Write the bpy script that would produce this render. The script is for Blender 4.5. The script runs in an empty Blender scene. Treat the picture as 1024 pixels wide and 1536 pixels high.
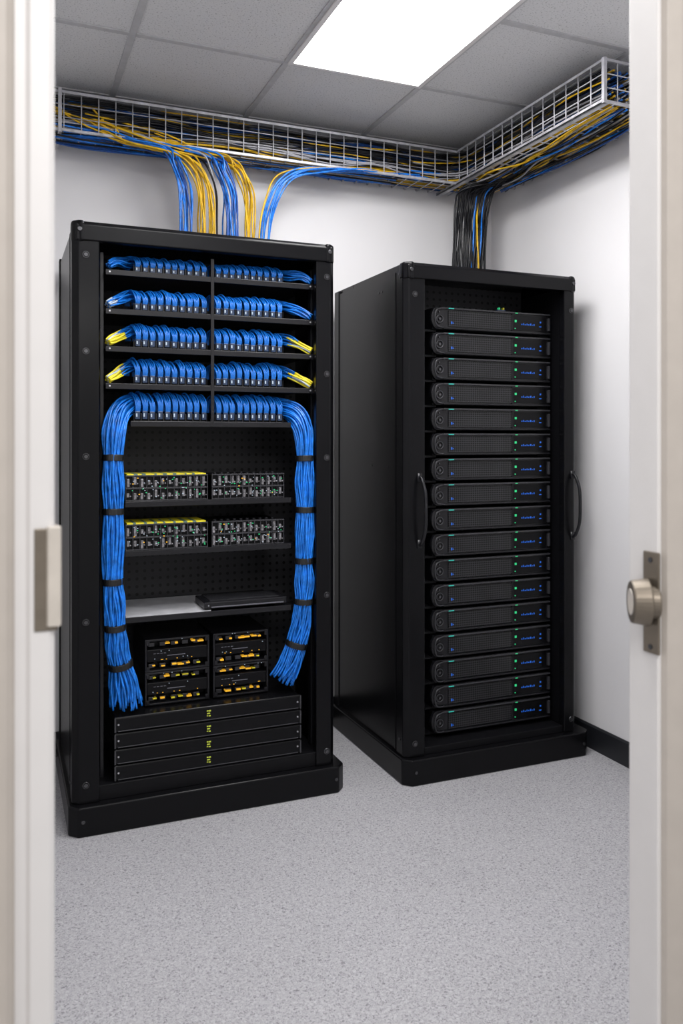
import bpy, math, random
from mathutils import Vector
random.seed(7)
scene = bpy.context.scene
COL = scene.collection
scene.view_settings.view_transform = 'Standard'

# ---------------------------------------------------------------- materials
def mat(name, color, rough=0.5, metal=0.0, emit=None, estr=0.0, var=0.08, vscale=30.0, bump=0.0, bscale=200.0, spec=0.5, coat=0.0):
    m = bpy.data.materials.new(name); m.use_nodes = True
    nt = m.node_tree; b = nt.nodes['Principled BSDF']
    b.inputs['Roughness'].default_value = rough
    b.inputs['Metallic'].default_value = metal
    b.inputs['Specular IOR Level'].default_value = spec
    b.inputs['Coat Weight'].default_value = coat
    tc = nt.nodes.new('ShaderNodeTexCoord')
    n = nt.nodes.new('ShaderNodeTexNoise'); n.inputs['Scale'].default_value = vscale; n.inputs['Detail'].default_value = 3
    nt.links.new(tc.outputs['Object'], n.inputs['Vector'])
    r = nt.nodes.new('ShaderNodeValToRGB')
    r.color_ramp.elements[0].position = 0.3; r.color_ramp.elements[1].position = 0.7
    r.color_ramp.elements[0].color = tuple(c*(1-var) for c in color)+(1,)
    r.color_ramp.elements[1].color = tuple(min(1, c*(1+var)) for c in color)+(1,)
    nt.links.new(n.outputs['Fac'], r.inputs['Fac'])
    nt.links.new(r.outputs['Color'], b.inputs['Base Color'])
    if emit:
        b.inputs['Emission Color'].default_value = tuple(emit)+(1,)
        b.inputs['Emission Strength'].default_value = estr
    if bump:
        n2 = nt.nodes.new('ShaderNodeTexNoise'); n2.inputs['Scale'].default_value = bscale; n2.inputs['Detail'].default_value = 2
        nt.links.new(tc.outputs['Object'], n2.inputs['Vector'])
        bp = nt.nodes.new('ShaderNodeBump'); bp.inputs['Strength'].default_value = bump; bp.inputs['Distance'].default_value = 0.002
        nt.links.new(n2.outputs['Fac'], bp.inputs['Height'])
        nt.links.new(bp.outputs['Normal'], b.inputs['Normal'])
    return m

def dotmat(name, base, hole, pitch, rad, rough=0.45):
    """regular grid of round perforations"""
    m = bpy.data.materials.new(name); m.use_nodes = True
    nt = m.node_tree; b = nt.nodes['Principled BSDF']; b.inputs['Roughness'].default_value = rough
    b.inputs['Specular IOR Level'].default_value = .3
    tc = nt.nodes.new('ShaderNodeTexCoord'); sp = nt.nodes.new('ShaderNodeSeparateXYZ')
    nt.links.new(tc.outputs['Object'], sp.inputs[0])
    def M(op, a, bb=None):
        k = nt.nodes.new('ShaderNodeMath'); k.operation = op
        for i, q in enumerate((a, bb)):
            if q is None: continue
            if isinstance(q, (int, float)): k.inputs[i].default_value = q
            else: nt.links.new(q, k.inputs[i])
        return k.outputs[0]
    def cell(o):
        return M('SUBTRACT', M('FRACT', M('ADD', M('DIVIDE', o, pitch), 100.0)), 0.5)
    a = cell(sp.outputs['X']); c = cell(sp.outputs['Z'])
    d = M('SQRT', M('ADD', M('MULTIPLY', a, a), M('MULTIPLY', c, c)))
    f = M('LESS_THAN', d, rad/pitch)
    mx = nt.nodes.new('ShaderNodeMix'); mx.data_type = 'RGBA'
    mx.inputs[6].default_value = tuple(base)+(1,); mx.inputs[7].default_value = tuple(hole)+(1,)
    nt.links.new(f, mx.inputs[0]); nt.links.new(mx.outputs[2], b.inputs['Base Color'])
    bp = nt.nodes.new('ShaderNodeBump'); bp.invert = True; bp.inputs['Strength'].default_value = 0.6; bp.inputs['Distance'].default_value = 0.002
    nt.links.new(f, bp.inputs['Height']); nt.links.new(bp.outputs['Normal'], b.inputs['Normal'])
    return m

def rampmat(name, scale, stops, rough, detail=2.0, bump=0.0, big=0.0, worm=False):
    m = bpy.data.materials.new(name); m.use_nodes = True
    nt = m.node_tree; b = nt.nodes['Principled BSDF']; b.inputs['Roughness'].default_value = rough
    tc = nt.nodes.new('ShaderNodeTexCoord')
    n = nt.nodes.new('ShaderNodeTexNoise'); n.inputs['Scale'].default_value = scale; n.inputs['Detail'].default_value = detail
    n.inputs['Distortion'].default_value = 1.2 if worm else 0.0
    nt.links.new(tc.outputs['Object'], n.inputs['Vector'])
    r = nt.nodes.new('ShaderNodeValToRGB'); cr = r.color_ramp
    while len(cr.elements) < len(stops): cr.elements.new(0.5)
    for e, (p, c) in zip(cr.elements, stops):
        e.position = p; e.color = tuple(c)+(1,)
    nt.links.new(n.outputs['Fac'], r.inputs['Fac'])
    out = r.outputs['Color']
    if big:
        n3 = nt.nodes.new('ShaderNodeTexNoise'); n3.inputs['Scale'].default_value = 2.5
        nt.links.new(tc.outputs['Object'], n3.inputs['Vector'])
        mr = nt.nodes.new('ShaderNodeMapRange'); mr.inputs['To Min'].default_value = 1-big; mr.inputs['To Max'].default_value = 1+big
        nt.links.new(n3.outputs['Fac'], mr.inputs['Value'])
        vm = nt.nodes.new('ShaderNodeVectorMath'); vm.operation = 'SCALE'
        nt.links.new(out, vm.inputs[0]); nt.links.new(mr.outputs[0], vm.inputs['Scale']); out = vm.outputs[0]
    nt.links.new(out, b.inputs['Base Color'])
    if bump:
        bp = nt.nodes.new('ShaderNodeBump'); bp.inputs['Strength'].default_value = bump; bp.inputs['Distance'].default_value = 0.002
        nt.links.new(n.outputs['Fac'], bp.inputs['Height']); nt.links.new(bp.outputs['Normal'], b.inputs['Normal'])
    return m

BLACK = mat('black_powder_coat', (0.0036, 0.0036, 0.0044), 0.24, 0.0, bump=0.03, bscale=600, spec=.17)
BLACKSIDE = mat('black_satin_panel', (0.0025, 0.0025, 0.0032), 0.27, 0.0, spec=.19)
DARK = mat('matte_black_interior', (0.003, 0.003, 0.004), 0.5, spec=.2)
CHAR = mat('charcoal_plastic', (0.008, 0.008, 0.010), 0.27, spec=.34)
BOLT = mat('dark_bolt_steel', (0.09, 0.09, 0.095), 0.25, 0.8)
STEEL = mat('galvanised_wire', (0.46, 0.46, 0.49), 0.42, 0.35, var=0.25)
SCREW = mat('bright_screw_steel', (0.5, 0.5, 0.52), 0.3, 0.9)
NICKEL = mat('satin_nickel', (0.20, 0.17, 0.135), 0.42, 0.65)
CREAM = mat('cream_metal', (0.60, 0.55, 0.49), 0.45, .1)
BLUE = mat('blue_cable_jacket', (0.010, 0.175, 0.66), 0.27, var=0.34, vscale=40)
BLUE2 = mat('deep_blue_cable_jacket', (0.006, 0.075, 0.34), 0.35, var=0.25, vscale=60)
YEL = mat('yellow_cable_jacket', (0.66, 0.40, 0.012), 0.42, var=0.28, spec=.35)
LEMON = mat('lemon_cable_tip', (0.85, 0.72, 0.03), 0.4, var=0.15)
WHT = mat('white_cable_jacket', (0.36, 0.36, 0.39), 0.45)
BLK = mat('black_cable_jacket', (0.005, 0.005, 0.007), 0.32, spec=.3)
PLUG = mat('clear_grey_plug', (0.46, 0.55, 0.64), 0.3)
DPLUG = mat('dark_translucent_plug', (0.02, 0.04, 0.09), 0.25)
PAPER = mat('silvery_white_sheet', (0.66, 0.66, 0.69), 0.34, 0.25, var=.22, vscale=11)
LABELY = mat('yellow_green_sticker', (0.50, 0.58, 0.05), 0.5, var=0.5, vscale=300)
TAPE = mat('black_tape', (0.006, 0.006, 0.006), 0.4)
GREEN = mat('green_indicator', (0.02, 0.3, 0.10), 0.4, emit=(0.03, 0.8, 0.3), estr=0.42)
TEAL = mat('teal_indicator', (0.02, 0.3, 0.25), 0.4, emit=(0.02, 0.6, 0.5), estr=0.35)
BLED = mat('blue_indicator', (0.01, 0.08, 0.4), 0.4, emit=(0.02, 0.18, 0.9), estr=0.30)
OLED = mat('orange_indicator', (0.8, 0.42, 0.02), 0.4, emit=(1.0, 0.5, 0.03), estr=0.40)
GREY = mat('grey_marking', (0.12, 0.12, 0.14), 0.4)
FRAMEG = mat('dark_grey_plastic', (0.026, 0.026, 0.030), 0.26)
CLEAR = mat('smoky_clear_plastic', (0.15, 0.145, 0.155), 0.12, var=0.7, vscale=120, spec=0.9)
PEG = dotmat('perforated_black_steel', (0.026, 0.026, 0.029), (0.001, 0.001, 0.001), 0.03, 0.0062)
MESHP = dotmat('fine_perforated_bezel', (0.032, 0.032, 0.036), (0.001, 0.001, 0.001), 0.0088, 0.0037, rough=0.28)
WALL = mat('painted_wall', (0.71, 0.70, 0.71), 0.7, var=0.015, vscale=3, bump=0.04, bscale=300)
TRIM = mat('white_gloss_door_trim', (0.72, 0.70, 0.69), 0.4, var=0.01)
BEIGE = mat('beige_door_casing', (0.49, 0.445, 0.40), 0.5, var=0.03)
BASEB = mat('black_rubber_baseboard', (0.010, 0.011, 0.014), 0.5)
FLOORM = rampmat('speckled_grey_vinyl', 165, [(0.33, (0.15, 0.148, 0.162)), (0.42, (0.305, 0.301, 0.317)), (0.55, (0.375, 0.37, 0.387)), (0.72, (0.47, 0.465, 0.482))], 0.66, detail=4, bump=0.22, big=0.06, worm=True)
CEILM = rampmat('mineral_ceiling_tile', 170, [(0.33, (0.40, 0.40, 0.405)), (0.41, (0.67, 0.67, 0.675)), (0.8, (0.71, 0.71, 0.715))], 0.85, detail=3, bump=0.2, big=0.04)
TBAR = mat('ceiling_grid_bar', (0.48, 0.48, 0.49), 0.5)
LIGHTM = mat('lit_diffuser', (0.9, 0.9, 0.9), 0.5, emit=(1.0, 0.99, 0.99), estr=20.0)
STRIPE = mat('sticker_stripe_green', (.12, .2, .15), .5)

# ---------------------------------------------------------------- mesh builder
class MB:
    def __init__(s): s.v = []; s.f = []
    def box(s, x0, x1, y0, y1, z0, z1):
        k = len(s.v)
        s.v += [(x0,y0,z0),(x1,y0,z0),(x1,y1,z0),(x0,y1,z0),(x0,y0,z1),(x1,y0,z1),(x1,y1,z1),(x0,y1,z1)]
        s.f += [tuple(k+i for i in q) for q in ((0,3,2,1),(4,5,6,7),(0,1,5,4),(1,2,6,5),(2,3,7,6),(3,0,4,7))]
        return s
    def prism(s, prof, axis, a0, a1):
        k = len(s.v); n = len(prof)
        for a in (a0, a1):
            for p, q in prof:
                s.v.append({'z': (p, q, a), 'y': (p, a, q), 'x': (a, p, q)}[axis])
        s.f.append(tuple(k+i for i in range(n))[::-1]); s.f.append(tuple(k+n+i for i in range(n)))
        for i in range(n):
            j = (i+1) % n
            s.f.append((k+i, k+j, k+n+j, k+n+i))
        return s
    def cyl(s, c, axis, r, h, n=16, r2=None):
        prof = [(math.cos(2*math.pi*i/n), math.sin(2*math.pi*i/n)) for i in range(n)]
        r2 = r if r2 is None else r2
        k = len(s.v)
        for (rr, t) in ((r, 0), (r2, h)):
            for p, q in prof:
                o = {'z': (p*rr, q*rr, t), 'y': (p*rr, t, q*rr), 'x': (t, p*rr, q*rr)}[axis]
                s.v.append((c[0]+o[0], c[1]+o[1], c[2]+o[2]))
        s.f.append(tuple(k+i for i in range(n))[::-1]); s.f.append(tuple(k+n+i for i in range(n)))
        for i in range(n):
            j = (i+1) % n
            s.f.append((k+i, k+j, k+n+j, k+n+i))
        return s
    def torus(s, c, axis, R, r, n=24, m=8, sz=1.0):
        k = len(s.v)
        for i in range(n):
            a = 2*math.pi*i/n
            for j in range(m):
                b = 2*math.pi*j/m
                rr = R + r*math.cos(b); h = r*sz*math.sin(b)
                p, q = rr*math.cos(a), rr*math.sin(a)
                o = {'z': (p, q, h), 'y': (p, h, q), 'x': (h, p, q)}[axis]
                s.v.append((c[0]+o[0], c[1]+o[1], c[2]+o[2]))
        for i in range(n):
            for j in range(m):
                s.f.append((k+i*m+j, k+((i+1)%n)*m+j, k+((i+1)%n)*m+(j+1)%m, k+i*m+(j+1)%m))
        return s
    def tube(s, pts, r, sides=6):
        pts = [Vector(p) for p in pts]; n = len(pts); k = len(s.v)
        T = [(pts[min(i+1, n-1)]-pts[max(i-1, 0)]).normalized() for i in range(n)]
        up = Vector((0, 1, 0)) if abs(T[0].y) < 0.8 else Vector((1, 0, 0))
        N = (up - T[0]*up.dot(T[0])).normalized()
        for i in range(n):
            N = (N - T[i]*N.dot(T[i])).normalized(); B = T[i].cross(N)
            for j in range(sides):
                a = 2*math.pi*j/sides
                s.v.append(tuple(pts[i] + N*(r*math.cos(a)) + B*(r*math.sin(a))))
        for i in range(n-1):
            for j in range(sides):
                s.f.append((k+i*sides+j, k+i*sides+(j+1)%sides, k+(i+1)*sides+(j+1)%sides, k+(i+1)*sides+j))
        s.f.append(tuple(k+j for j in range(sides))[::-1])
        s.f.append(tuple(k+(n-1)*sides+j for j in range(sides)))
        return s
    def bar(s, a, b, r, sides=6): return s.tube([a, b], r, sides)
    def rotz(s, c, ang):
        ca, sa = math.cos(ang), math.sin(ang)
        s.v = [(c[0]+(x-c[0])*ca-(y-c[1])*sa, c[1]+(x-c[0])*sa+(y-c[1])*ca, z) for x, y, z in s.v]
        return s

def smooth(pts, sub=6):
    P = [Vector(p) for p in pts]; out = []
    for i in range(len(P)-1):
        p0 = P[max(i-1, 0)]; p1 = P[i]; p2 = P[i+1]; p3 = P[min(i+2, len(P)-1)]
        for k in range(sub):
            t = k/sub
            out.append(0.5*((2*p1)+(p2-p0)*t+(2*p0-5*p1+4*p2-p3)*t*t+(-p0+3*p1-3*p2+p3)*t*t*t))
    out.append(P[-1]); return out

ORG = {}
def finish(name, mb, material, bevel, smoothf, seg=2):
    me = bpy.data.meshes.new(name)
    me.from_pydata(mb.v, [], mb.f); me.update()
    me.materials.append(material)
    if smoothf:
        for p in me.polygons: p.use_smooth = True
    ob = bpy.data.objects.new(name, me); COL.objects.link(ob)
    if bevel:
        md = ob.modifiers.new('bevel', 'BEVEL'); md.width = bevel; md.segments = 4 if bevel > .005 else 2; md.limit_method = 'ANGLE'; md.angle_limit = 0.5
    return ob
def part(name, mb, material, parent, bevel=0, sm=False, label=None):
    o = ORG[parent.name]
    mb.v = [(a-o[0], b-o[1], c-o[2]) for a, b, c in mb.v]
    ob = finish(name, mb, material, bevel, sm)
    ob.parent = parent; ORG[ob.name] = o
    if label: ob['label'] = label
    return ob
def thing(name, loc, label, cat, group=None):
    e = bpy.data.objects.new(name, None); COL.objects.link(e); e.location = loc
    e.empty_display_size = 0.05
    ORG[e.name] = tuple(loc); e['label'] = label; e['category'] = cat
    if group: e['group'] = group
    return e
def solo(name, mb, material, loc, label=None, cat=None, group=None, bevel=0, sm=False, kind=None):
    mb.v = [(a-loc[0], b-loc[1], c-loc[2]) for a, b, c in mb.v]
    ob = finish(name, mb, material, bevel, sm); ob.location = loc
    ORG[ob.name] = tuple(loc)
    if label: ob['label'] = label
    if cat: ob['category'] = cat
    if group: ob['group'] = group
    if kind: ob['kind'] = kind
    return ob
def clone(root, loc, scale=None):
    def rec(o, par):
        c = o.copy(); COL.objects.link(c)
        if par is not None:
            c.parent = par
        for ch in o.children: rec(ch, c)
        return c
    kids = rec(root, None); kids.location = loc
    if scale: kids.scale = scale
    ORG[kids.name] = tuple(loc)
    return kids
def S(name, mb, m, loc=(0, 0, 0), bevel=0): return solo(name, mb, m, loc, kind='structure', bevel=bevel)

# ---------------------------------------------------------------- room
WX, WY, HC = 2.32, 3.60, 2.73
S('floor', MB().box(-0.6, WX+.1, -1.2, WY+.1, -0.08, 0), FLOORM)
S('ceiling', MB().box(-0.6, WX+.1, 0.94, WY+.1, HC, HC+.08), CEILM)
S('wall_back', MB().box(-0.6, WX+.1, WY, WY+.1, 0, HC), WALL)
S('wall_right', MB().box(WX, WX+.1, 0.94, WY, 0, HC), WALL)
S('wall_left', MB().box(-0.6, -0.5, 0.94, WY, 0, HC), WALL)
OX0, OX1, FY0, FY1 = 0.055, 0.891, 0.94, 1.0
S('wall_front', MB().box(-0.5, OX0-.06, FY0+.006, FY1-.004, 0, HC).box(OX1+.06, WX, FY0+.006, FY1-.004, 0, HC).box(OX0-.06, OX1+.06, FY0+.006, FY1-.004, 2.16, HC), WALL)
S('baseboard_right', MB().prism([(WX-.012, 0), (WX, 0), (WX, .10), (WX-.006, .10), (WX-.012, .094)], 'y', 1.0, WY-.012), BASEB)
S('baseboard_back', MB().box(-0.5, WX, WY-.012, WY, 0, .10), BASEB, bevel=.002)
S('trim_1', MB().prism([(.030, FY0), (.050, FY0), (OX0, FY0+.006), (OX0, FY1), (-.01, FY1), (-.01, FY0+.004), (.026, FY0+.004)], 'z', 0, 2.12), TRIM, bevel=.0012)
S('trim_2', MB().prism([(-.07, FY0-.012), (.006, FY0-.012), (.012, FY0-.006), (.0145, FY0), (.0145, FY0+.004), (-.07, FY0+.004)], 'z', 0, 2.19), BEIGE, bevel=.0012)
S('trim_3', MB().box(OX1, OX1+.062, FY0, FY1, 0, 2.12), TRIM, bevel=.002)
S('trim_4', MB().prism([(OX1+.006, FY0), (OX1+.009, FY0-.01), (OX1+.03, FY0-.016), (OX1+.10, FY0-.016), (OX1+.10, FY0)], 'z', 0, 2.19), BEIGE, bevel=.001)
S('trim_5', MB().box(OX0, OX1, FY0, FY1, 2.10, 2.16), TRIM, bevel=.002)

gx = [-0.14, 0.43, 0.998, 1.563, 2.13]; gy = [1.24, 1.81, 2.95, 3.52]
k = 6
for x in gx:
    S('trim_%d' % k, MB().box(x-.012, x+.012, 1.0, WY, HC-.006, HC+.002), TBAR, bevel=.001); k += 1
for y in gy + [2.38]:
    if y == 2.38:
        for a, b in ((-0.5, .998), (1.563, WX)):
            S('trim_%d' % k, MB().box(a, b, y-.012, y+.012, HC-.0056, HC+.002), TBAR); k += 1
    else:
        S('trim_%d' % k, MB().box(-0.5, WX, y-.012, y+.012, HC-.0056, HC+.002), TBAR, bevel=.001); k += 1

lp = thing('ceiling_light_panel', (1.28, 2.38, HC-.012), 'bright white rectangular light panel set flush in the tiled ceiling', 'ceiling light')
fr = MB()
x0, x1, y0, y1 = 1.0, 1.561, 1.815, 2.945
fr.box(x0, x1, y0, y0+.018, HC-.012, HC-.0005).box(x0, x1, y1-.018, y1, HC-.012, HC-.0005).box(x0, x0+.018, y0+.018, y1-.018, HC-.012, HC-.0005).box(x1-.018, x1, y0+.018, y1-.018, HC-.012, HC-.0005)
part('frame', fr, TRIM, lp)
part('diffuser', MB().box(x0+.016, x1-.016, y0+.016, y1-.016, HC-.008, HC-.001), LIGHTM, lp)

# ---------------------------------------------------------------- door hardware
sp = thing('strike_plate', (.048, FY0, 1.154), 'beige metal strike plate on the white door jamb', 'door hardware')
part('plate', MB().box(.034, OX0+.0015, FY0-.0022, FY0+.0002, 1.10, 1.21).box(OX0, OX0+.003, FY0-.002, FY0+.03, 1.10, 1.21), NICKEL, sp, bevel=.001)
part('lip', MB().prism([(.046, FY0-.002), (.048, FY0-.006), (.060, FY0-.007), (.0615, FY0-.001), (.056, FY0+.03), (.0555, FY0+.001)], 'z', 1.105, 1.212), CREAM, sp, bevel=.001, label='pale cream worn latch lip')
for z in (1.12, 1.19):
    part('screw', MB().cyl((.040, FY0-.0032, z), 'y', .0030, .0012), NICKEL, sp)
kb = thing('door_latch_knob', (OX1, .948, 1.066), 'round beige-bronze metal knob on a tall plate on the jamb', 'door hardware')
part('plate', MB().box(OX1-.004, OX1, .934, .966, .990, 1.140), NICKEL, kb, bevel=.0015)
ang = math.radians(-30); pc = (OX1-.004, .948)
part('knob', MB().cyl((OX1-.034, .948, 1.066), 'x', .031, .026, 36, .035).cyl((OX1-.008, .948, 1.066), 'x', .024, .014, 32, .024).rotz(pc, ang), NICKEL, kb, bevel=.0025)
part('knob_face', MB().cyl((OX1-.0348, .948, 1.066), 'x', .019, .002, 32, .020).rotz(pc, ang), CREAM, kb, bevel=.0006, label='brighter cream knob face')  # disc in a lighter colour than the knob body
for z in (1.000, 1.128):
    part('screw', MB().cyl((OX1-.0055, .950, z), 'x', .004, .002), BOLT, kb)

# ---------------------------------------------------------------- rack frames
def rack(X0, X1, Y0, Y1, H, hh, wl, wr, bx0, bx1, label, bolts_l, bolts_r):
    r = thing('server_rack', ((X0+X1)/2, (Y0+Y1)/2, 0), label, 'server rack')
    c = .03; b0 = Y0-.028
    part('base', MB().prism([(bx0+c, b0), (bx1-c, b0), (bx1, b0+c), (bx1, Y1), (bx0, Y1), (bx0, b0+c)], 'z', 0, .098), BLACK, r, bevel=.006)
    c = .018
    part('post', MB().prism([(X0+c, Y0), (X0+wl, Y0), (X0+wl, Y0+.03), (X0+.05, Y0+.075), (X0, Y0+.075), (X0, Y0+c)], 'z', .098, H-.004), BLACK, r, bevel=.004)
    part('post', MB().prism([(X1-wr, Y0), (X1-c, Y0), (X1, Y0+c), (X1, Y0+.075), (X1-.045, Y0+.075), (X1-wr, Y0+.03)], 'z', .098, H-.004), BLACK, r, bevel=.004)
    part('post', MB().box(X0, X0+.05, Y1-.05, Y1, .098, H-.004), BLACK, r, bevel=.003)
    part('post', MB().box(X1-.05, X1, Y1-.05, Y1, .098, H-.004), BLACK, r, bevel=.003)
    part('top_beam', MB().prism([(Y0-.006, H-hh-.006), (Y0+.03, H-hh-.006), (Y0+.03, H+.001), (Y0+.010, H+.001), (Y0-.006, H-.013)], 'x', X0+.012, X1-.012), BLACK, r, bevel=.004)
    tp = MB().box(X0+.01, X1-.01, Y0+.03, Y1-.20, H-.02, H)
    tp.box(X0+.01, X1-.01, Y1-.07, Y1, H-.02, H).box(X0+.01, X0+.08, Y1-.20, Y1-.07, H-.02, H).box(X1-.05, X1-.01, Y1-.20, Y1-.07, H-.02, H)
    tp.box(X0+.05, X1-.05, Y1-.215, Y1-.205, H-.10, H-.01)
    part('top_panel', tp, BLACK, r, bevel=.002)
    for xa, xb, s in ((X0-.002, X0+.040, 1), (X1-.040, X1+.002, -1)):
        cc = .022
        if s == 1: pr = [(xa+cc, Y0-.0075), (xb, Y0-.0075), (xb, Y0+.05), (xa, Y0+.05), (xa, Y0-.0075+cc)]
        else: pr = [(xa, Y0-.0075), (xb-cc, Y0-.0075), (xb, Y0-.0075+cc), (xb, Y0+.05), (xa, Y0+.05)]
        br = part('corner_bracket', MB().prism(pr, 'z', H-hh-.010, H+.0015), BLACK, r, bevel=.011)
        xm = xb-.016 if s == 1 else xa+.016
        part('bolt', MB().cyl((xm, Y0-.0115, H-.03), 'y', .0075, .005, 12), BOLT, br, bevel=.001)
    part('side_panel', MB().box(X0+.004, X0+.012, Y0+.074, Y1-.049, .098, H-.019), BLACKSIDE, r)
    part('side_panel', MB().box(X1-.012, X1-.004, Y0+.074, Y1-.049, .098, H-.019), BLACKSIDE, r)
    part('side_flange', MB().box(X0-.002, X0+.004, Y0+.078, Y0+.088, .11, H-.03), BLACK, r, bevel=.001)
    for z in bolts_l:
        part('bolt', MB().cyl((X0+wl*.5, Y0-.004, z), 'y', .0065, .005, 12).torus((X0+wl*.5, Y0-.001, z), 'y', .010, .0016, 16, 6), BOLT, r)
    for z in bolts_r:
        part('bolt', MB().cyl((X1-wr*.45, Y0-.004, z), 'y', .0065, .005, 12).torus((X1-wr*.45, Y0-.001, z), 'y', .010, .0016, 16, 6), BOLT, r)
    for z in (.16, H-.04):
        part('bolt', MB().cyl((X0-.003, Y0+.045, z), 'x', .006, .004, 12), BOLT, r)
    for x in (bx0+.045, bx1-.04):
        part('bolt', MB().cyl((x, b0-.004, .052), 'y', .006, .005, 12), BOLT, r)
    return r

LX0, LX1, LY0, LY1, LH = .22, 1.155, 2.85, 3.52, 2.032
L = rack(LX0, LX1, LY0, LY1, LH, .060, .088, .075, .208, 1.188,
         'tall open-fronted black steel rack packed with blue patch cables', [1.92, 1.60, 1.25, .70, .16], [1.91, 1.55, 1.24, .73, .15])
part('back_panel', MB().box(LX0+.012, LX1-.012, 3.265, 3.271, .098, LH-.02), PEG, L, label='perforated black steel back panel')
part('mounting_rail', MB().box(.318, .330, 2.93, 2.96, .098, 1.95), CHAR, L, bevel=.001)
part('mounting_rail', MB().box(1.088, 1.100, 2.93, 2.96, .098, 1.95), CHAR, L, bevel=.001)
part('floor_tray', MB().box(.30, 1.10, 2.86, 3.26, .098, .148), DARK, L, bevel=.002)
def shelf(a, b, z, y0=2.893):
    m = MB().box(a, b, y0, 3.262, z-.006, z)
    m.box(a, b, y0-.003, y0+.003, z-.016, z+.003)
    part('shelf', m, CHAR, L, bevel=.0012)
rowz = [1.883, 1.750, 1.622, 1.495, 1.367]
for z in rowz[:4]: shelf(.332, 1.087, z)
shelf(.415, .995, rowz[4])
SA, SB, SC = 1.089, .919, .690
for z in (SA, SB, SC): shelf(.398, 1.0, z, 2.905)
part('divider', MB().box(.694, .706, 2.889, 2.90, 1.352, 1.95), CHAR, L, bevel=.001)
for z in (SA, SB, SC, rowz[4]):
    part('shelf_arm', MB().box(.330, .398 if z != rowz[4] else .415, 2.955, 2.975, z-.014, z), CHAR, L)
    part('shelf_arm', MB().box(1.0 if z != rowz[4] else .995, 1.088, 2.955, 2.975, z-.014, z), CHAR, L)
for z in rowz[:4]:
    for x in (.345, 1.07):
        part('screw', MB().cyl((x, 2.885, z-.006), 'y', .003, .006, 10), SCREW, L)

# ---------------------------------------------------------------- patch bays and looped cables
NU = 10
def patch_bay(a, b, z):
    p = thing('patch_bay', ((a+b)/2, 2.96, z), 'low black patch bay with a row of ports on a shelf', 'patch bay', 'patch bays on the upper shelves')
    part('body', MB().box(a, b, 2.925, 3.0, z+.0005, z+.026), DARK, p, bevel=.001)
    w = (b-a)/NU
    m = MB()
    for i in range(NU+1):
        x = a+w*i
        m.box(max(a, x-.0022), min(b, x+.0022), 2.912, 2.926, z+.001, z+.030)
    m.box(a, b, 2.913, 2.925, z+.0008, z+.004)
    part('port_comb', m, CHAR, p, bevel=.0006)
GL = (.428, .686); GR = (.714, .972)
def unit(seed):
    random.seed(seed)
    u = thing('patch_cable_bundle', (0, 0, 0), 'looped blue patch cables plugged into a black patch bay', 'network cable', 'looped patch cables on the upper shelves')
    m = MB()
    for q in range(5):
        dx = -.0095+q*.0041
        j = random.uniform(-.005, .004); e = random.uniform(-.0015, .0015); f = random.uniform(-.002, .002)
        m.tube(smooth([(dx*.9-.016, .070, .033), (dx*.9-.016, .066, .058), (dx-.012+e, .044, .079+j), (dx-.003+e, .014, .083+j), (dx+.005+f, -.010, .066+j), (dx*.85+.008, -.017, .046), (dx*.75+.007, -.014, .030)], 6), .0025, 7)
    part('cable', m, BLUE, u, sm=True)
    part('plug', MB().box(-.0030, .0140, -.019, -.009, .008, .031), DPLUG, u, bevel=.001, label='dark translucent plug block')
    part('tag', MB().box(.000, .0045, -.0202, -.0185, .015, .025), PLUG, u, label='pale plug tag')
    return u
U = [unit(s) for s in (1, 2, 3, 4, 5)]; used = [False]*5
random.seed(11)
hs = [.74, .95, 1.0, 1.06, 1.16]
cnt = 0
for ri, z in enumerate(rowz):
    for (a, b) in (GL, GR):
        patch_bay(a, b, z)
        w = (b-a)/NU
        for i in range(NU):
            loc = (a+w*(i+.5)-.004+random.uniform(-.0015, .0015), 2.934, z+.0005)
            sc = (1, 1, hs[ri]*random.uniform(.93, 1.06))
            q = (cnt*7+ri) % 5; cnt += 1
            if not used[q]: U[q].location = loc; U[q].scale = sc; used[q] = True
            else: clone(U[q], loc, sc)

# ---------------------------------------------------------------- bundles along a path
def interp(vals, n):
    out = []; m = len(vals)-1
    for i in range(n):
        t = i/(n-1)*m; k0 = min(int(t), m-1); f = t-k0
        f = f*f*(3-2*f)
        out.append(vals[k0]*(1-f)+vals[k0+1]*f)
    return out
def strands(centre, radii, n, r, sub=7, flat=1.0, twist=.5, jit=.06):
    C = smooth(centre, sub); R = interp(radii, len(C)); N = len(C)
    T = [(C[min(i+1, N-1)]-C[max(i-1, 0)]).normalized() for i in range(N)]
    out = []
    for s in range(n):
        rr = math.sqrt((s+.5)/n); a0 = s*2.399963
        ph = random.uniform(0, 6.28); am = random.uniform(.0, jit); ph2 = random.uniform(0, 6.28)
        pts = []
        for i in range(N):
            Y = Vector((0, 1, 0)); B = (Y-T[i]*Y.dot(T[i])).normalized(); A = T[i].cross(B)
            an = a0+twist*math.sin(i/N*3.0)+jit*1.6*math.sin(i*.3+ph2)
            k2 = rr*(1+am*math.sin(i*.45+ph))
            pts.append(C[i]+A*(math.cos(an)*k2*R[i])+B*(math.sin(an)*k2*R[i]*flat))
        out.append(pts)
    return out

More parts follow.
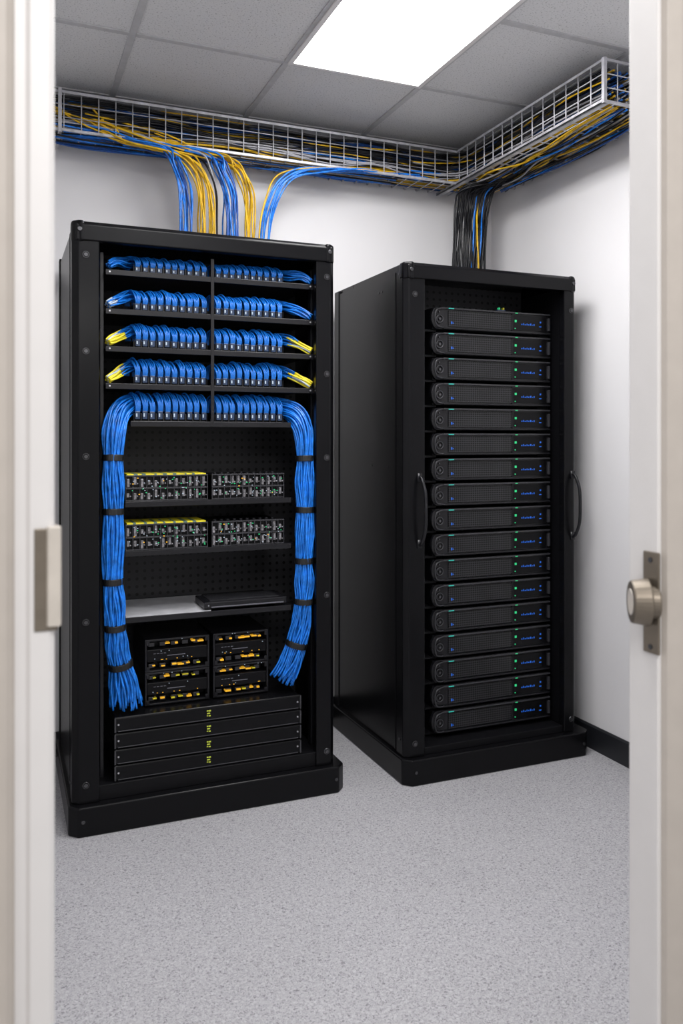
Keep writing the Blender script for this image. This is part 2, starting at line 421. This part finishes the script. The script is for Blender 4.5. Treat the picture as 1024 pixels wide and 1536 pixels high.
def trunk(centre, radii, ties, label):
    t = thing('cable_bundle', tuple(centre[-1]), label, 'cable bundle', 'tied blue cable bundles')
    m = MB()
    for s_, p in enumerate(strands(centre, radii, 66, .0036, 6, jit=.11)):
        cut = len(p)-(s_*7 % 4)
        m.tube(p[:cut], .0036, 6)
    part('cable', m, BLUE, t, sm=True)
    for (i) in ties:
        c = centre[i]; R = radii[i]+.0050
        a = Vector(centre[i-1]); b = Vector(centre[min(i+1, len(centre)-1)])
        d = (b-a).normalized()
        mm = MB().tube([Vector(c)-d*.011, Vector(c)+d*.011], R, 24)
        part('cable_tie', mm, TAPE, t, bevel=.002, label='black wrap holding the bundle')
lc = [(.67, 3.035, 1.425), (.52, 3.03, 1.435), (.445, 2.99, 1.437), (.388, 2.935, 1.405), (.362, 2.90, 1.335), (.357, 2.892, 1.244), (.358, 2.892, 1.150), (.357, 2.892, 1.062), (.357, 2.892, .940), (.357, 2.892, .823), (.361, 2.892, .745), (.364, 2.892, .667), (.370, 2.90, .60), (.383, 2.905, .535), (.396, 2.915, .46), (.406, 2.925, .383)]
lr = [.022, .027, .032, .037, .038, .031, .037, .031, .037, .031, .036, .032, .038, .037, .050, .058]
trunk(lc, lr, (5, 7, 9, 11, 13), 'thick bundle of blue cables with black wraps hanging beside shelves')
rc = [(.73, 3.035, 1.425), (.88, 3.03, 1.435), (.965, 2.99, 1.437), (1.024, 2.935, 1.405), (1.048, 2.90, 1.335), (1.050, 2.892, 1.236), (1.050, 2.892, 1.14), (1.050, 2.892, 1.046), (1.048, 2.892, .95), (1.047, 2.892, .856), (1.047, 2.892, .78), (1.044, 2.892, .706), (1.038, 2.90, .62), (1.022, 2.905, .545), (1.000, 2.915, .475), (.972, 2.93, .410)]
rr_ = [.022, .027, .032, .037, .037, .030, .035, .030, .035, .030, .035, .031, .038, .036, .043, .046]
trunk(rc, rr_, (5, 7, 9, 11, 13), 'thick blue cable bundle with black wraps curving inward at bottom')

for ri, z in enumerate(rowz[:4]):
    h = .075*hs[ri]
    for side in (-1, 1):
        if side < 0:
            c = [(.62, 3.03, z+h*.8), (.50, 3.02, z+h*.9), (.435, 2.985, z+h*.90), (.400, 2.95, z+h*.72), (.368, 2.92, z+.034), (.340, 2.902, z+.016)]
        else:
            c = [(.78, 3.03, z+h*.8), (.90, 3.02, z+h*.9), (.972, 2.985, z+h*.90), (1.010, 2.95, z+h*.72), (1.048, 2.92, z+.034), (1.078, 2.902, z+.014)]
        t = thing('cable_sweep', c[-1], 'fan of blue cables curving down to shelf end' + (', yellow tips' if ri >= 2 else ''), 'cable bundle', 'cable fans at the shelf ends')
        ss = strands(c, [.012, .016, .021, .019, .015, .012], 20, .0032, 6, flat=1.1, twist=.3, jit=.2)
        mb_, my, mw = MB(), MB(), MB()
        for i, p in enumerate(ss):
            n = len(p)
            if ri >= 2: cut = int(n*(.60+.16*random.random()))
            elif ri == 1 and side < 0: cut = int(n*.86) if i % 2 else n
            else: cut = n-(i % 3)
            mb_.tube(p[:cut], .0032, 6)
            if cut < n-3:
                (my if (i % 4 and ri >= 2) else mw).tube(p[cut-1:], .0033, 6)
        part('cable', mb_, BLUE, t, sm=True)
        if my.v: part('yellow_tip', my, LEMON, t, sm=True, label='yellow cable ends')
        if mw.v: part('pale_tip', mw, PLUG, t, sm=True, label='pale cable ends')

# ---------------------------------------------------------------- modules on the middle shelves
def switch_box(a, b, z, ytop):
    w = b-a; yf = 2.908; h = .094
    t = thing('network_switch', ((a+b)/2, yf, z), ('smoky plastic switch module with yellow striped top' if ytop else 'smoky plastic switch module with tiny green lights'), 'network switch')
    part('body', MB().box(a+.004, b-.004, yf+.012, yf+.24, z+.0005, z+h-.004), DARK, t, bevel=.002)
    m = MB(); n = 12
    m.box(a, b, yf, yf+.012, z+.0035, z+.007).box(a, b, yf, yf+.012, z+h-.005, z+h).box(a, b, yf, yf+.012, z+h*.48, z+h*.54)
    for i in range(n+1):
        x = a+(w-.003)*i/n
        m.box(x, x+.003, yf+.001, yf+.012, z+.0035, z+h-.005)
    part('port_frame', m, FRAMEG, t, bevel=.0006)
    for i in range(n):
        x = a+w*(i+.5)/n
        for (z0, z1) in ((z+.009, z+h*.46), (z+h*.56, z+h-.007)):
            o = random.uniform(-.001, .001)
            part('port', MB().box(x-.0075+o, x+.0015+o, yf+.003, yf+.014, z0+random.choice((0, .008)), z1-random.choice((0, .006, .012))).cyl((x+.005, yf+.002, z0+.012), 'y', .0028, .012, 8), CLEAR, t, bevel=.0012)
    for nm, mt, q in (('green_light', GREEN, 18), ('amber_light', OLED, 4), ('white_mark', PLUG, 22)):
        for i in range(q):
            x = a+.01+random.random()*(w-.02); zz = z+.010+random.random()*(h-.02); s_ = random.uniform(.0010, .0026)
            part(nm, MB().box(x-s_, x+s_, yf-.001, yf+.003, zz-.0012, zz+.0012), mt, t)
    if ytop:
        part('sticker', MB().box(a+.006, b-.006, yf+.008, yf+.16, z+h-.004, z+h+.004), LEMON, t, label='yellow printed sheet on top')
        for i in range(7):
            x = a+.02+i*(w-.04)/7+random.random()*.01
            part('sticker_stripe', MB().box(x, x+random.uniform(.006, .014), yf+.0072, yf+.12, z+h-.003, z+h+.0046), STRIPE, t)
    else:
        for i in range(10):
            x = a+.012+i*(w-.03)/10
            part('top_stud', MB().cyl((x+.006, yf+.03, z+h-.004), 'z', .007, .009, 10), CHAR, t, bevel=.001)
for z in (SA, SB):
    switch_box(.400, .688, z, True)
    switch_box(.702, .975, z, False)

solo('metal_sheet', MB().prism([(.402, 2.912), (.700, 2.912), (.735, 3.22), (.425, 3.22)], 'z', SC+.0005, SC+.005), PAPER, (.54, 3.0, SC), 'brushed silvery flat sheet lying on a rack shelf', 'metal sheet')
d = thing('slim_network_device', (.83, 3.0, SC+.006), 'thin black network box lying over a silvery sheet', 'network device')
part('body', MB().box(.675, .985, 2.908, 3.06, SC+.010, SC+.034), CHAR, d, bevel=.003)
for x, y in ((.69, 2.93), (.95, 2.93), (.95, 3.03), (.69, 3.03)):
    part('foot', MB().box(x, x+.02, y, y+.02, SC+(.005 if x < .72 else .0005), SC+.011), DARK, d)
part('front_strip', MB().box(.700, .972, 2.906, 2.9085, SC+.014, SC+.018), GREY, d)
part('top_plate', MB().box(.70, .96, 2.93, 3.04, SC+.034, SC+.036), FRAMEG, d, bevel=.0006)
part('button', MB().cyl((.69, 2.905, SC+.022), 'y', .0025, .004, 10), SCREW, d)

def flat_server(z):
    a, b, y0, y1, h = .358, 1.028, 2.872, 3.25, .0535
    t = thing('flat_server', ((a+b)/2, y0, z), 'wide flat black server with a small yellow-green sticker', 'server', 'stack of flat servers at the rack bottom')
    part('body', MB().box(a+.004, b-.004, y0+.01, y1, z+.001, z+h-.003), BLACK, t, bevel=.002)
    part('front_panel', MB().prism([(y0, z+.003), (y0+.012, z+.001), (y0+.012, z+h-.002), (y0+.003, z+h-.002), (y0, z+h-.007)], 'x', a, b), BLACK, t, bevel=.002)
    part('front_lip', MB().box(a+.012, b-.012, y0-.003, y0+.001, z+.003, z+.0065), FRAMEG, t, bevel=.0008)  # lip coloured lighter than the panel as a thin painted highlight
    part('end_cap', MB().box(a, a+.006, y0-.004, y0+.012, z+.002, z+h-.004), FRAMEG, t, bevel=.001)
    part('end_cap', MB().box(b-.006, b, y0-.004, y0+.012, z+.002, z+h-.004), FRAMEG, t, bevel=.001)
    xc = (a+b)/2-.012
    for (dx, dz, wx, hz) in ((-.006, .034, .006, .004), (.002, .033, .007, .005), (-.005, .025, .011, .004), (-.006, .017, .005, .004), (.001, .016, .007, .004)):
        part('sticker', MB().box(xc+dx, xc+dx+wx, y0-.0012, y0+.001, z+dz, z+dz+hz), LABELY, t, label='yellow-green sticker')
    for x in (a+.014, b-.014):
        part('screw', MB().cyl((x, y0-.002, z+.027), 'y', .0032, .004, 10), SCREW, t)
    return t
f0 = flat_server(.149)
for i in range(1, 4): clone(f0, (f0.location.x, f0.location.y, .149+i*.0545))

def drive_box(a, b, z):
    yf = 2.945; h = .116; w = b-a
    t = thing('drive_enclosure', ((a+b)/2, yf, z), 'boxy black drive enclosure with small amber details inside', 'drive enclosure', 'stacked drive enclosures')
    m = MB().box(a, b, yf, yf+.26, z+.0005, z+.007).box(a, b, yf, yf+.26, z+h-.007, z+h).box(a, a+.007, yf, yf+.26, z+.007, z+h-.007).box(b-.007, b, yf, yf+.26, z+.007, z+h-.007).box(a+.007, b-.007, yf+.06, yf+.07, z+.007, z+h-.007)
    part('case', m, CHAR, t, bevel=.0015)
    part('drive', MB().box(a+.007, b-.007, yf+.002, yf+.058, z+.036, z+.080), BLACK, t, bevel=.003)
    part('drive_label', MB().box(a+w*.34, a+w*.62, yf+.0012, yf+.003, z+.054, z+.0565), GREY, t)
    for i in range(4):
        x = a+.030+i*.012
        part('vent', MB().box(x, x+.008, yf+.0008, yf+.003, z+.064, z+.066), GREY, t)
    for row, zz in enumerate((z+.091, z+.015)):
        for fx in ((.14, .30, .47, .58, .72, .84), (.12, .24, .42, .52, .66, .80))[row]:
            if random.random() < .2: continue
            l = random.uniform(.008, .022); x = a+w*fx+random.uniform(-.004, .004)
            q = zz+random.uniform(-.002, .005)
            part('amber_light', MB().box(x, min(x+l, b-.01), yf+.008, yf+.030, q, q+random.uniform(.003, .006)), random.choice((OLED, OLED, OLED, LEMON)), t)
        for i in range(5):
            x = a+.014+i*(w-.03)/5
            part('inner_block', MB().box(x, x+.022, yf+.016, yf+.058, zz-.004, zz+.011), FRAMEG, t, bevel=.002)
    for i in range(5):
        x = a+.03+random.random()*(w-.06)
        part('amber_light', MB().box(x, x+.004, yf+.0, yf+.004, z+.042, z+.0438), OLED, t)
    for i in range(6):
        x = a+.02+random.random()*(b-a-.04); zz = random.choice((z+.110, z+.072, z+.046, z+.111))
        part('indicator_mark', MB().box(x, x+.003, yf-.001, yf+.004, zz, zz+.002), PLUG, t)
    for xa in (a+.004, b-.016):
        for za in (z+h-.02, z+.004):
            part('corner_latch', MB().box(xa, xa+.012, yf-.003, yf+.002, za, za+.016), CHAR, t, bevel=.001)
zb = .149+4*.0545
for lv in range(2):
    drive_box(.472, .702, zb+lv*.117)
    drive_box(.716, .925, zb+lv*.117)

# ---------------------------------------------------------------- cabinet with servers
RX0, RX1, RY0, RY1, RH = 1.415, 2.214, 2.79, 3.50, 1.982
R = rack(RX0, RX1, RY0, RY1, RH, .056, .086, .066, 1.403, 2.266,
         'tall black steel server cabinet filled with a column of servers', [.15, 1.86], [.15, 1.84])
part('back_panel', MB().box(RX0+.012, RX1-.012, RY1-.03, RY1-.02, .098, RH-.02), DARK, R)
part('floor_tray', MB().box(1.49, 2.15, RY0+.01, RY1-.05, .098, .125), DARK, R, bevel=.002)
part('inner_wall', MB().box(1.497, 1.503, RY0+.03, RY1-.05, .125, RH-.05), PEG, R)
part('inner_wall', MB().box(2.152, 2.158, RY0+.03, RY1-.05, .125, RH-.05), DARK, R)
part('inner_baffle', MB().box(1.503, 2.152, 3.10, 3.106, 1.82, RH-.02), PEG, R, label='perforated black plate above the servers')
for x in (RX0+.062, RX1-.024):
    h = MB().tube(smooth([(x, RY0+.002, .905), (x, RY0-.020, .915), (x+.004, RY0-.040, .965), (x+.004, RY0-.045, 1.035), (x+.004, RY0-.040, 1.105), (x, RY0-.020, 1.155), (x, RY0+.002, 1.165)], 6), .0065, 12)
    h.box(x-.010, x+.010, RY0-.004, RY0, .892, .925).box(x-.010, x+.010, RY0-.004, RY0, 1.145, 1.178)
    part('handle', h, CHAR, R, sm=True, label='curved dark grip handle')
for (y, z) in ((2.95, 1.20), (3.10, 1.20), (3.0, 1.90), (3.03, 1.90)):
    part('rivet', MB().cyl((RX0+.002, y, z), 'x', .004, .003, 10), BOLT, R)
z0s = .1826-.0425
def rack_server():
    a, b, yf, z, h = 1.575, 2.140, 2.868, z0s, .092
    t = thing('rack_server', ((a+b)/2, yf, z), 'slim black rack server with perforated bezel, green and blue lights', 'server', 'column of rack servers')
    part('body', MB().box(a+.012, b-.008, yf+.02, yf+.50, z+.001, z+h-.004), DARK, t, bevel=.002)
    pr = []
    rr = h/2-.002; cx = a+rr*.62; cz = z+h/2
    for i in range(13):
        an = math.pi/2+math.pi*i/12
        pr.append((cx+rr*.62*math.cos(an), cz+rr*math.sin(an)))
    pr += [(b, z+.002), (b, z+h-.002)]
    part('bezel', MB().prism(pr, 'y', yf+.006, yf+.024), CHAR, t, bevel=.003)
    part('mesh_grille', MB().box(a+.075, a+.372, yf+.002, yf+.007, z+.015, z+h-.015), MESHP, t, bevel=.001)
    part('display_face', MB().box(a+.381, b-.020, yf+.003, yf+.007, z+.015, z+h-.015), BLACK, t, bevel=.001)
    part('rim', MB().box(a+.050, b-.004, yf-.004, yf+.007, z+h-.010, z+h-.003), FRAMEG, t, bevel=.002)  # top rim in lighter grey than the lower one, a painted edge highlight
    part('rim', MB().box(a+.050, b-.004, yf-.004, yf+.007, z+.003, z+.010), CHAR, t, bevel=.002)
    part('rim', MB().box(a+.374, a+.379, yf, yf+.007, z+.011, z+h-.011), CHAR, t, bevel=.001)
    gp = [(cx+.030, yf+.004, z+h-.008), (cx+.006, yf-.006, z+h-.009), (cx-.014, yf-.010, z+h-.018), (cx-.021, yf-.011, cz), (cx-.014, yf-.010, z+.018), (cx+.006, yf-.006, z+.009), (cx+.030, yf+.004, z+.008)]
    part('grip', MB().tube(smooth(gp, 5), .0034, 8), FRAMEG, t, sm=True)
    part('grip_ring', MB().torus((cx+.008, yf+.003, cz-.004), 'y', .015, .0028, 24, 6), FRAMEG, t, sm=True)
    part('lock', MB().cyl((cx+.008, yf-.001, cz-.004), 'y', .005, .008, 14), BOLT, t, bevel=.001)
    part('ear_screw', MB().cyl((cx+.006, yf+.001, z+h-.022), 'y', .003, .006, 10), BOLT, t)
    part('end_latch', MB().box(b-.018, b-.006, yf-.006, yf+.006, z+.018, z+h-.020), FRAMEG, t, bevel=.002)
    part('teal_light', MB().box(a+.072, a+.096, yf-.0052, yf-.003, z+h-.009, z+h-.0055), TEAL, t)
    for (u0, u1, v0, v1) in ((.387, .396, h*.52, h*.62), (.386, .397, h-.0095, h-.006), (.387, .391, .020, .024)):
        part('green_light', MB().box(a+u0, a+u1, yf-.0052 if v0 > h*.8 else yf+.001, yf+.004, z+v0, z+v1), GREEN, t)
    x = a+.420
    i = 0
    for wv in (.004, .0025, .005, .003, .004, .0055, .0025, .004):
        hgt = (.005, .008, .004, .007)[i % 4]; i += 1
        part('display_mark', MB().box(x, x+wv, yf+.001, yf+.004, z+h*.41, z+h*.41+hgt), BLED, t)
        x += wv+.0048
    part('blue_light', MB().box(a+.508, a+.518, yf+.001, yf+.004, z+h*.36, z+h*.40), BLED, t)
    part('blue_light', MB().box(a+.511, a+.517, yf+.001, yf+.004, z+h*.54, z+h*.61), BLED, t)
    part('blue_light', MB().box(a+.086, a+.091, yf+.000, yf+.003, z+.024, z+.034), BLED, t)
    part('blue_light', MB().box(a+.094, a+.097, yf+.000, yf+.003, z+.026, z+.030), BLED, t)
    return t
s0 = rack_server()
for i in range(17):
    z = z0s+i*.1002
    if i: clone(s0, (s0.location.x, s0.location.y, z))
    part('server_rail', MB().box(1.503, 1.610, 2.90, 3.38, z-.007, z+.001), DARK, R)
    part('server_rail', MB().box(2.095, 2.152, 2.90, 3.38, z-.007, z+.001), DARK, R)
zt = z0s+16*.1002+.0885
cb = thing('connector_block', (1.93, 2.95, zt), 'small green and yellow connector resting on the top server', 'connector')
part('body', MB().box(1.905, 1.945, 2.91, 2.93, zt, zt+.014), DPLUG, cb, bevel=.001)
part('lever', MB().box(1.910, 1.916, 2.908, 2.92, zt+.014, zt+.022), GREEN, cb)
part('lever', MB().box(1.930, 1.936, 2.908, 2.92, zt+.014, zt+.022), LEMON, cb)

# ---------------------------------------------------------------- cable trays
TZ0, TZ1 = 2.522, 2.668
TYF, TYB, TXL, TXR = 3.40, 3.592, 2.00, 2.312
t1 = thing('wire_cable_tray', (1.05, 3.5, TZ0), 'galvanised wire basket tray full of cables below the ceiling', 'cable tray')
m = MB()
xs = .10
for z in (2.570, 2.620):
    m.bar((xs, TYF, z), (TXL, TYF, z), .0021)
    m.bar((xs, TYB, z), (TXL, TYB, z), .0021)
for y in (3.45, 3.50, 3.55): m.bar((xs, y, TZ0), (TXL, y, TZ0), .0021)
x = xs
while x < TXL:
    m.tube([(x, TYF, TZ1), (x, TYF, TZ0+.004), (x, TYF+.004, TZ0), (x, TYB-.004, TZ0), (x, TYB, TZ0+.004), (x, TYB, TZ1)], .0026, 6)
    x += .066
part('wire_grid', m, STEEL, t1, sm=True)
m = MB()
m.box(xs, TXL, TYF-.004, TYF+.003, TZ1-.005, TZ1+.006).box(xs, TXL, TYF-.005, TYF+.005, TZ0-.008, TZ0+.003).box(xs, TXL, TYB-.004, TYB+.004, TZ1-.003, TZ1+.004)
part('rail', m, STEEL, t1, bevel=.001)
part('bracket', MB().box(.21, .224, TYF-.012, TYB+.006, TZ0-.016, TZ0-.008).box(.21, .224, TYF-.014, TYF-.007, TZ0-.016, TZ1+.01), STEEL, t1, bevel=.001)

t2 = thing('wire_cable_tray', (2.15, 2.9, TZ0), 'galvanised wire basket tray with squared end along the adjoining wall', 'cable tray')
ys = 2.37
m = MB()
for z in (2.570, 2.620):
    m.bar((TXL, ys, z), (TXL, TYB, z), .0022); m.bar((TXR, ys, z), (TXR, TYB, z), .0022); m.bar((TXL, ys, z), (TXR, ys, z), .0022)
for x in (2.06, 2.12, 2.18, 2.24): m.bar((x, ys, TZ0), (x, TYB, TZ0), .0022); m.bar((x, ys, TZ0), (x, ys, TZ1), .0022)
y = ys
while y < TYF:
    m.tube([(TXL, y, TZ1), (TXL, y, TZ0+.004), (TXL+.004, y, TZ0), (TXR-.004, y, TZ0), (TXR, y, TZ0+.004), (TXR, y, TZ1)], .0027, 6)
    y += .072
part('wire_grid', m, STEEL, t2, sm=True)
m = MB()
m.box(TXL-.004, TXL+.004, ys-.004, TYB, TZ1-.004, TZ1+.006).box(TXL-.006, TXL+.022, ys-.004, TYB, TZ0-.010, TZ0-.003).box(TXL-.006, TXL, ys-.004, TYB, TZ0-.010, TZ0+.006)
m.box(TXL, TXR, ys-.005, ys+.005, TZ1-.004, TZ1+.006).box(TXL, TXR, ys-.005, ys+.005, TZ0-.008, TZ0+.002).box(TXL-.007, TXL+.007, ys-.007, ys+.007, TZ0-.010, TZ1+.008)
m.box(TXR-.004, TXR+.004, ys, TYB, TZ1-.003, TZ1+.004)
part('rail', m, STEEL, t2, bevel=.001)

def cable(pts, r, m, label, group, sub=5):
    mb = MB().tube(smooth(pts, sub), r, 7)
    return solo('network_cable', mb, m, tuple(pts[-1]), label, 'cable', group, sm=True)
names = {id(BLUE): 'blue', id(BLUE2): 'dark blue', id(YEL): 'yellow', id(WHT): 'grey', id(BLK): 'black'}
cols = [BLUE2]*5+[BLUE]*3+[BLK]*17+[WHT]*5+[YEL]*3
N = 165
for i in range(N):
    m = random.choice(cols); r = random.uniform(.0028, .0046)
    y = 3.412+.172*((i*0.618) % 1.0); z = TZ0+.012+r+.118*random.random()**1.1
    if m is YEL and i % 2: z = TZ0+.016
    if m is WHT and i % 3: z = TZ0+.02+.04*random.random()
    x1 = TXL+.022+(y-3.41)/.17*.265
    def w(s=.015): return random.uniform(-s, s)
    cy = lambda v: min(3.586, max(3.410, v))
    cz = lambda v: max(TZ0+.005+r, min(2.665, v))
    cx = lambda v: min(2.302, max(2.012, v))
    pts = [(.11+.1*random.random(), y, z)]
    for xx in (.35, .6, .85, 1.1, 1.35, 1.6, 1.82):
        pts.append((xx+w(.05), cy(y+w()), cz(z+w(.018))))
    pts += [(x1-.06, y-.012, z), (cx(x1-.01), y-.07, z)]
    for yy in (3.25, 3.05, 2.85, 2.65):
        pts.append((cx(x1+w()), yy+w(.03), cz(z+w(.016))))
    pts.append((cx(x1), 2.40, z))
    cable(pts, r, m, names[id(m)]+' network cable lying in the overhead wire tray', 'cables in the overhead tray', 4)

def drop(x, m, src):
    w = lambda s: random.uniform(-s, s)
    y = 3.385+w(.03); r = random.uniform(.0034, .0042)
    if src == 'L':
        s = random.uniform(.12, .24) if m is not YEL else random.uniform(.18, .34)
        zz = 2.503+w(.010)
        st = (2.60 if m is YEL else 2.540)
        pts = [(.12+random.random()*.3, 3.45+w(.05), st+w(.03)), (max(.36, x-s*1.9)+w(.06), 3.43+w(.03), (2.560 if m is YEL else 2.530)+w(.02)), (x-s, 3.395+w(.02), zz), (x-s*.42, 3.38+w(.02), zz-.022+w(.008)), (x-.048+w(.006), 3.37+w(.02), 2.435+w(.018)), (x-.010+w(.006), 3.375+w(.01), 2.34+w(.015)), (x+w(.006), y, 2.22), (x+w(.007), y, 2.08), (x+w(.007), y, 1.96)]
    elif src == 'R':
        pts = [(1.75+w(.1), 3.42+w(.03), 2.530+w(.008)), (1.5, 3.40+w(.02), 2.515+w(.008)), (x+.22+w(.03), 3.38, 2.488+w(.010)), (x+.09+w(.012), 3.375, 2.43+w(.012)), (x+.02+w(.005), 3.375, 2.32), (x+w(.005), y, 2.18), (x+w(.006), y, 1.96)]
    else:
        y = 3.37+w(.03); r = .0044
        pts = [(2.07+.18*random.random(), 3.05+w(.1), 2.515+w(.006)), (2.10+.12*random.random(), 3.22, 2.508+w(.006)), (x+.03, 3.33, 2.485+w(.015)), (x+.018+w(.008), 3.37, 2.40+w(.02)), (x+w(.009), y, 2.25), (x-.004+w(.012), y, 2.08), (x+w(.010), y, 1.90)]
    where = 'server cabinet' if src == 'C' else 'open rack'
    cable(pts, r, m, names[id(m)]+' network cable dropping from tray into '+where, 'cables dropping into the '+where, 6)
def lin(a, b, n): return [a+(b-a)*(i/(n-1)) for i in range(n)]
for x in lin(.684, .734, 11): drop(x, random.choice((BLUE, BLUE, BLUE2)), 'L')
for x in lin(.762, .826, 11): drop(x, YEL, 'L')
drop(.842, BLK, 'L'); drop(.848, WHT, 'L')
for x in lin(.870, .930, 12): drop(x, random.choice((BLUE, BLUE2)), 'L')
for x in lin(.962, 1.002, 8): drop(x, YEL, 'L')
for x in lin(1.036, 1.075, 6): drop(x, BLUE, 'R')
drop(1.02, YEL, 'R')
for i in range(8):
    w = lambda s: random.uniform(-s, s)
    y = 3.45+w(.06); mm_ = BLK if i % 3 == 2 else BLUE2 if i % 3 else BLUE
    cable([(.12+w(.01), y, 2.510+w(.008)), (.30, y+w(.02), 2.498+w(.014)), (.55+w(.04), y+w(.02), 2.503+w(.010)), (.85, y+w(.01), 2.506+w(.006)), (1.2, y+w(.01), 2.508+w(.005)), (1.7, y, 2.512)], .0036, mm_, names[id(mm_)]+' network cable sagging beneath the overhead wire tray', 'cables sagging under the tray', 6)
for i in range(20):
    w = lambda s: random.uniform(-s, s)
    x = 2.05+.22*((i*.618) % 1); m = (YEL, BLK, BLUE2, BLK, WHT, YEL, BLK, BLUE, BLK)[i % 9]
    cable([(x, 2.39, 2.514), (x+w(.02), 2.55, 2.506+w(.010)), (x+w(.03), 2.75, 2.503+w(.012)), (x+w(.03), 2.95, 2.501+w(.012)), (x+w(.03), 3.15, 2.501+w(.012)), (x+w(.02), 3.38, 2.506+w(.006))], .0036, m, names[id(m)]+' network cable sagging beneath the overhead wire tray', 'cables sagging under the tray', 6)
for i in range(46):
    drop(1.962+.172*(i/45), (BLUE if i in (26, 36) else YEL if i in (30,) else BLK), 'C')

# ---------------------------------------------------------------- lights, world, camera
w = bpy.data.worlds.new('World'); scene.world = w; w.use_nodes = True
bg = w.node_tree.nodes['Background']; bg.inputs[0].default_value = (0.95, 0.93, 0.92, 1); bg.inputs[1].default_value = 0.70
la = bpy.data.lights.new('door_side_fill', 'AREA'); la.shape = 'RECTANGLE'; la.size = 1.0; la.size_y = 0.8; la.energy = 26; la.color = (1, .98, .97)  # unseen fill light added behind the camera to brighten the view through the doorway
lo = bpy.data.objects.new('door_side_fill', la); COL.objects.link(lo); lo.location = (0.3, -0.5, 2.5)
lo.rotation_euler = (math.radians(40), 0, math.radians(-15))
la = bpy.data.lights.new('room_fill', 'AREA'); la.shape = 'RECTANGLE'; la.size = .55; la.size_y = .55; la.energy = 23  # fill light added under the ceiling for brightness; no fixture belongs to it
lo = bpy.data.objects.new('room_fill', la); COL.objects.link(lo); lo.location = (0.7, 1.5, HC-.02)

cam = bpy.data.cameras.new('camera'); co = bpy.data.objects.new('camera', cam); COL.objects.link(co)
co.location = (0, 0, 1.305)
co.rotation_euler = (math.radians(90), 0, math.radians(-22.5))
cam.sensor_fit = 'AUTO'; cam.sensor_width = 36; cam.lens = 29.0
cam.shift_y = -108/1536
cam.clip_start = .02
cam.dof.use_dof = True; cam.dof.focus_distance = 3.1; cam.dof.aperture_fstop = 5
scene.camera = co
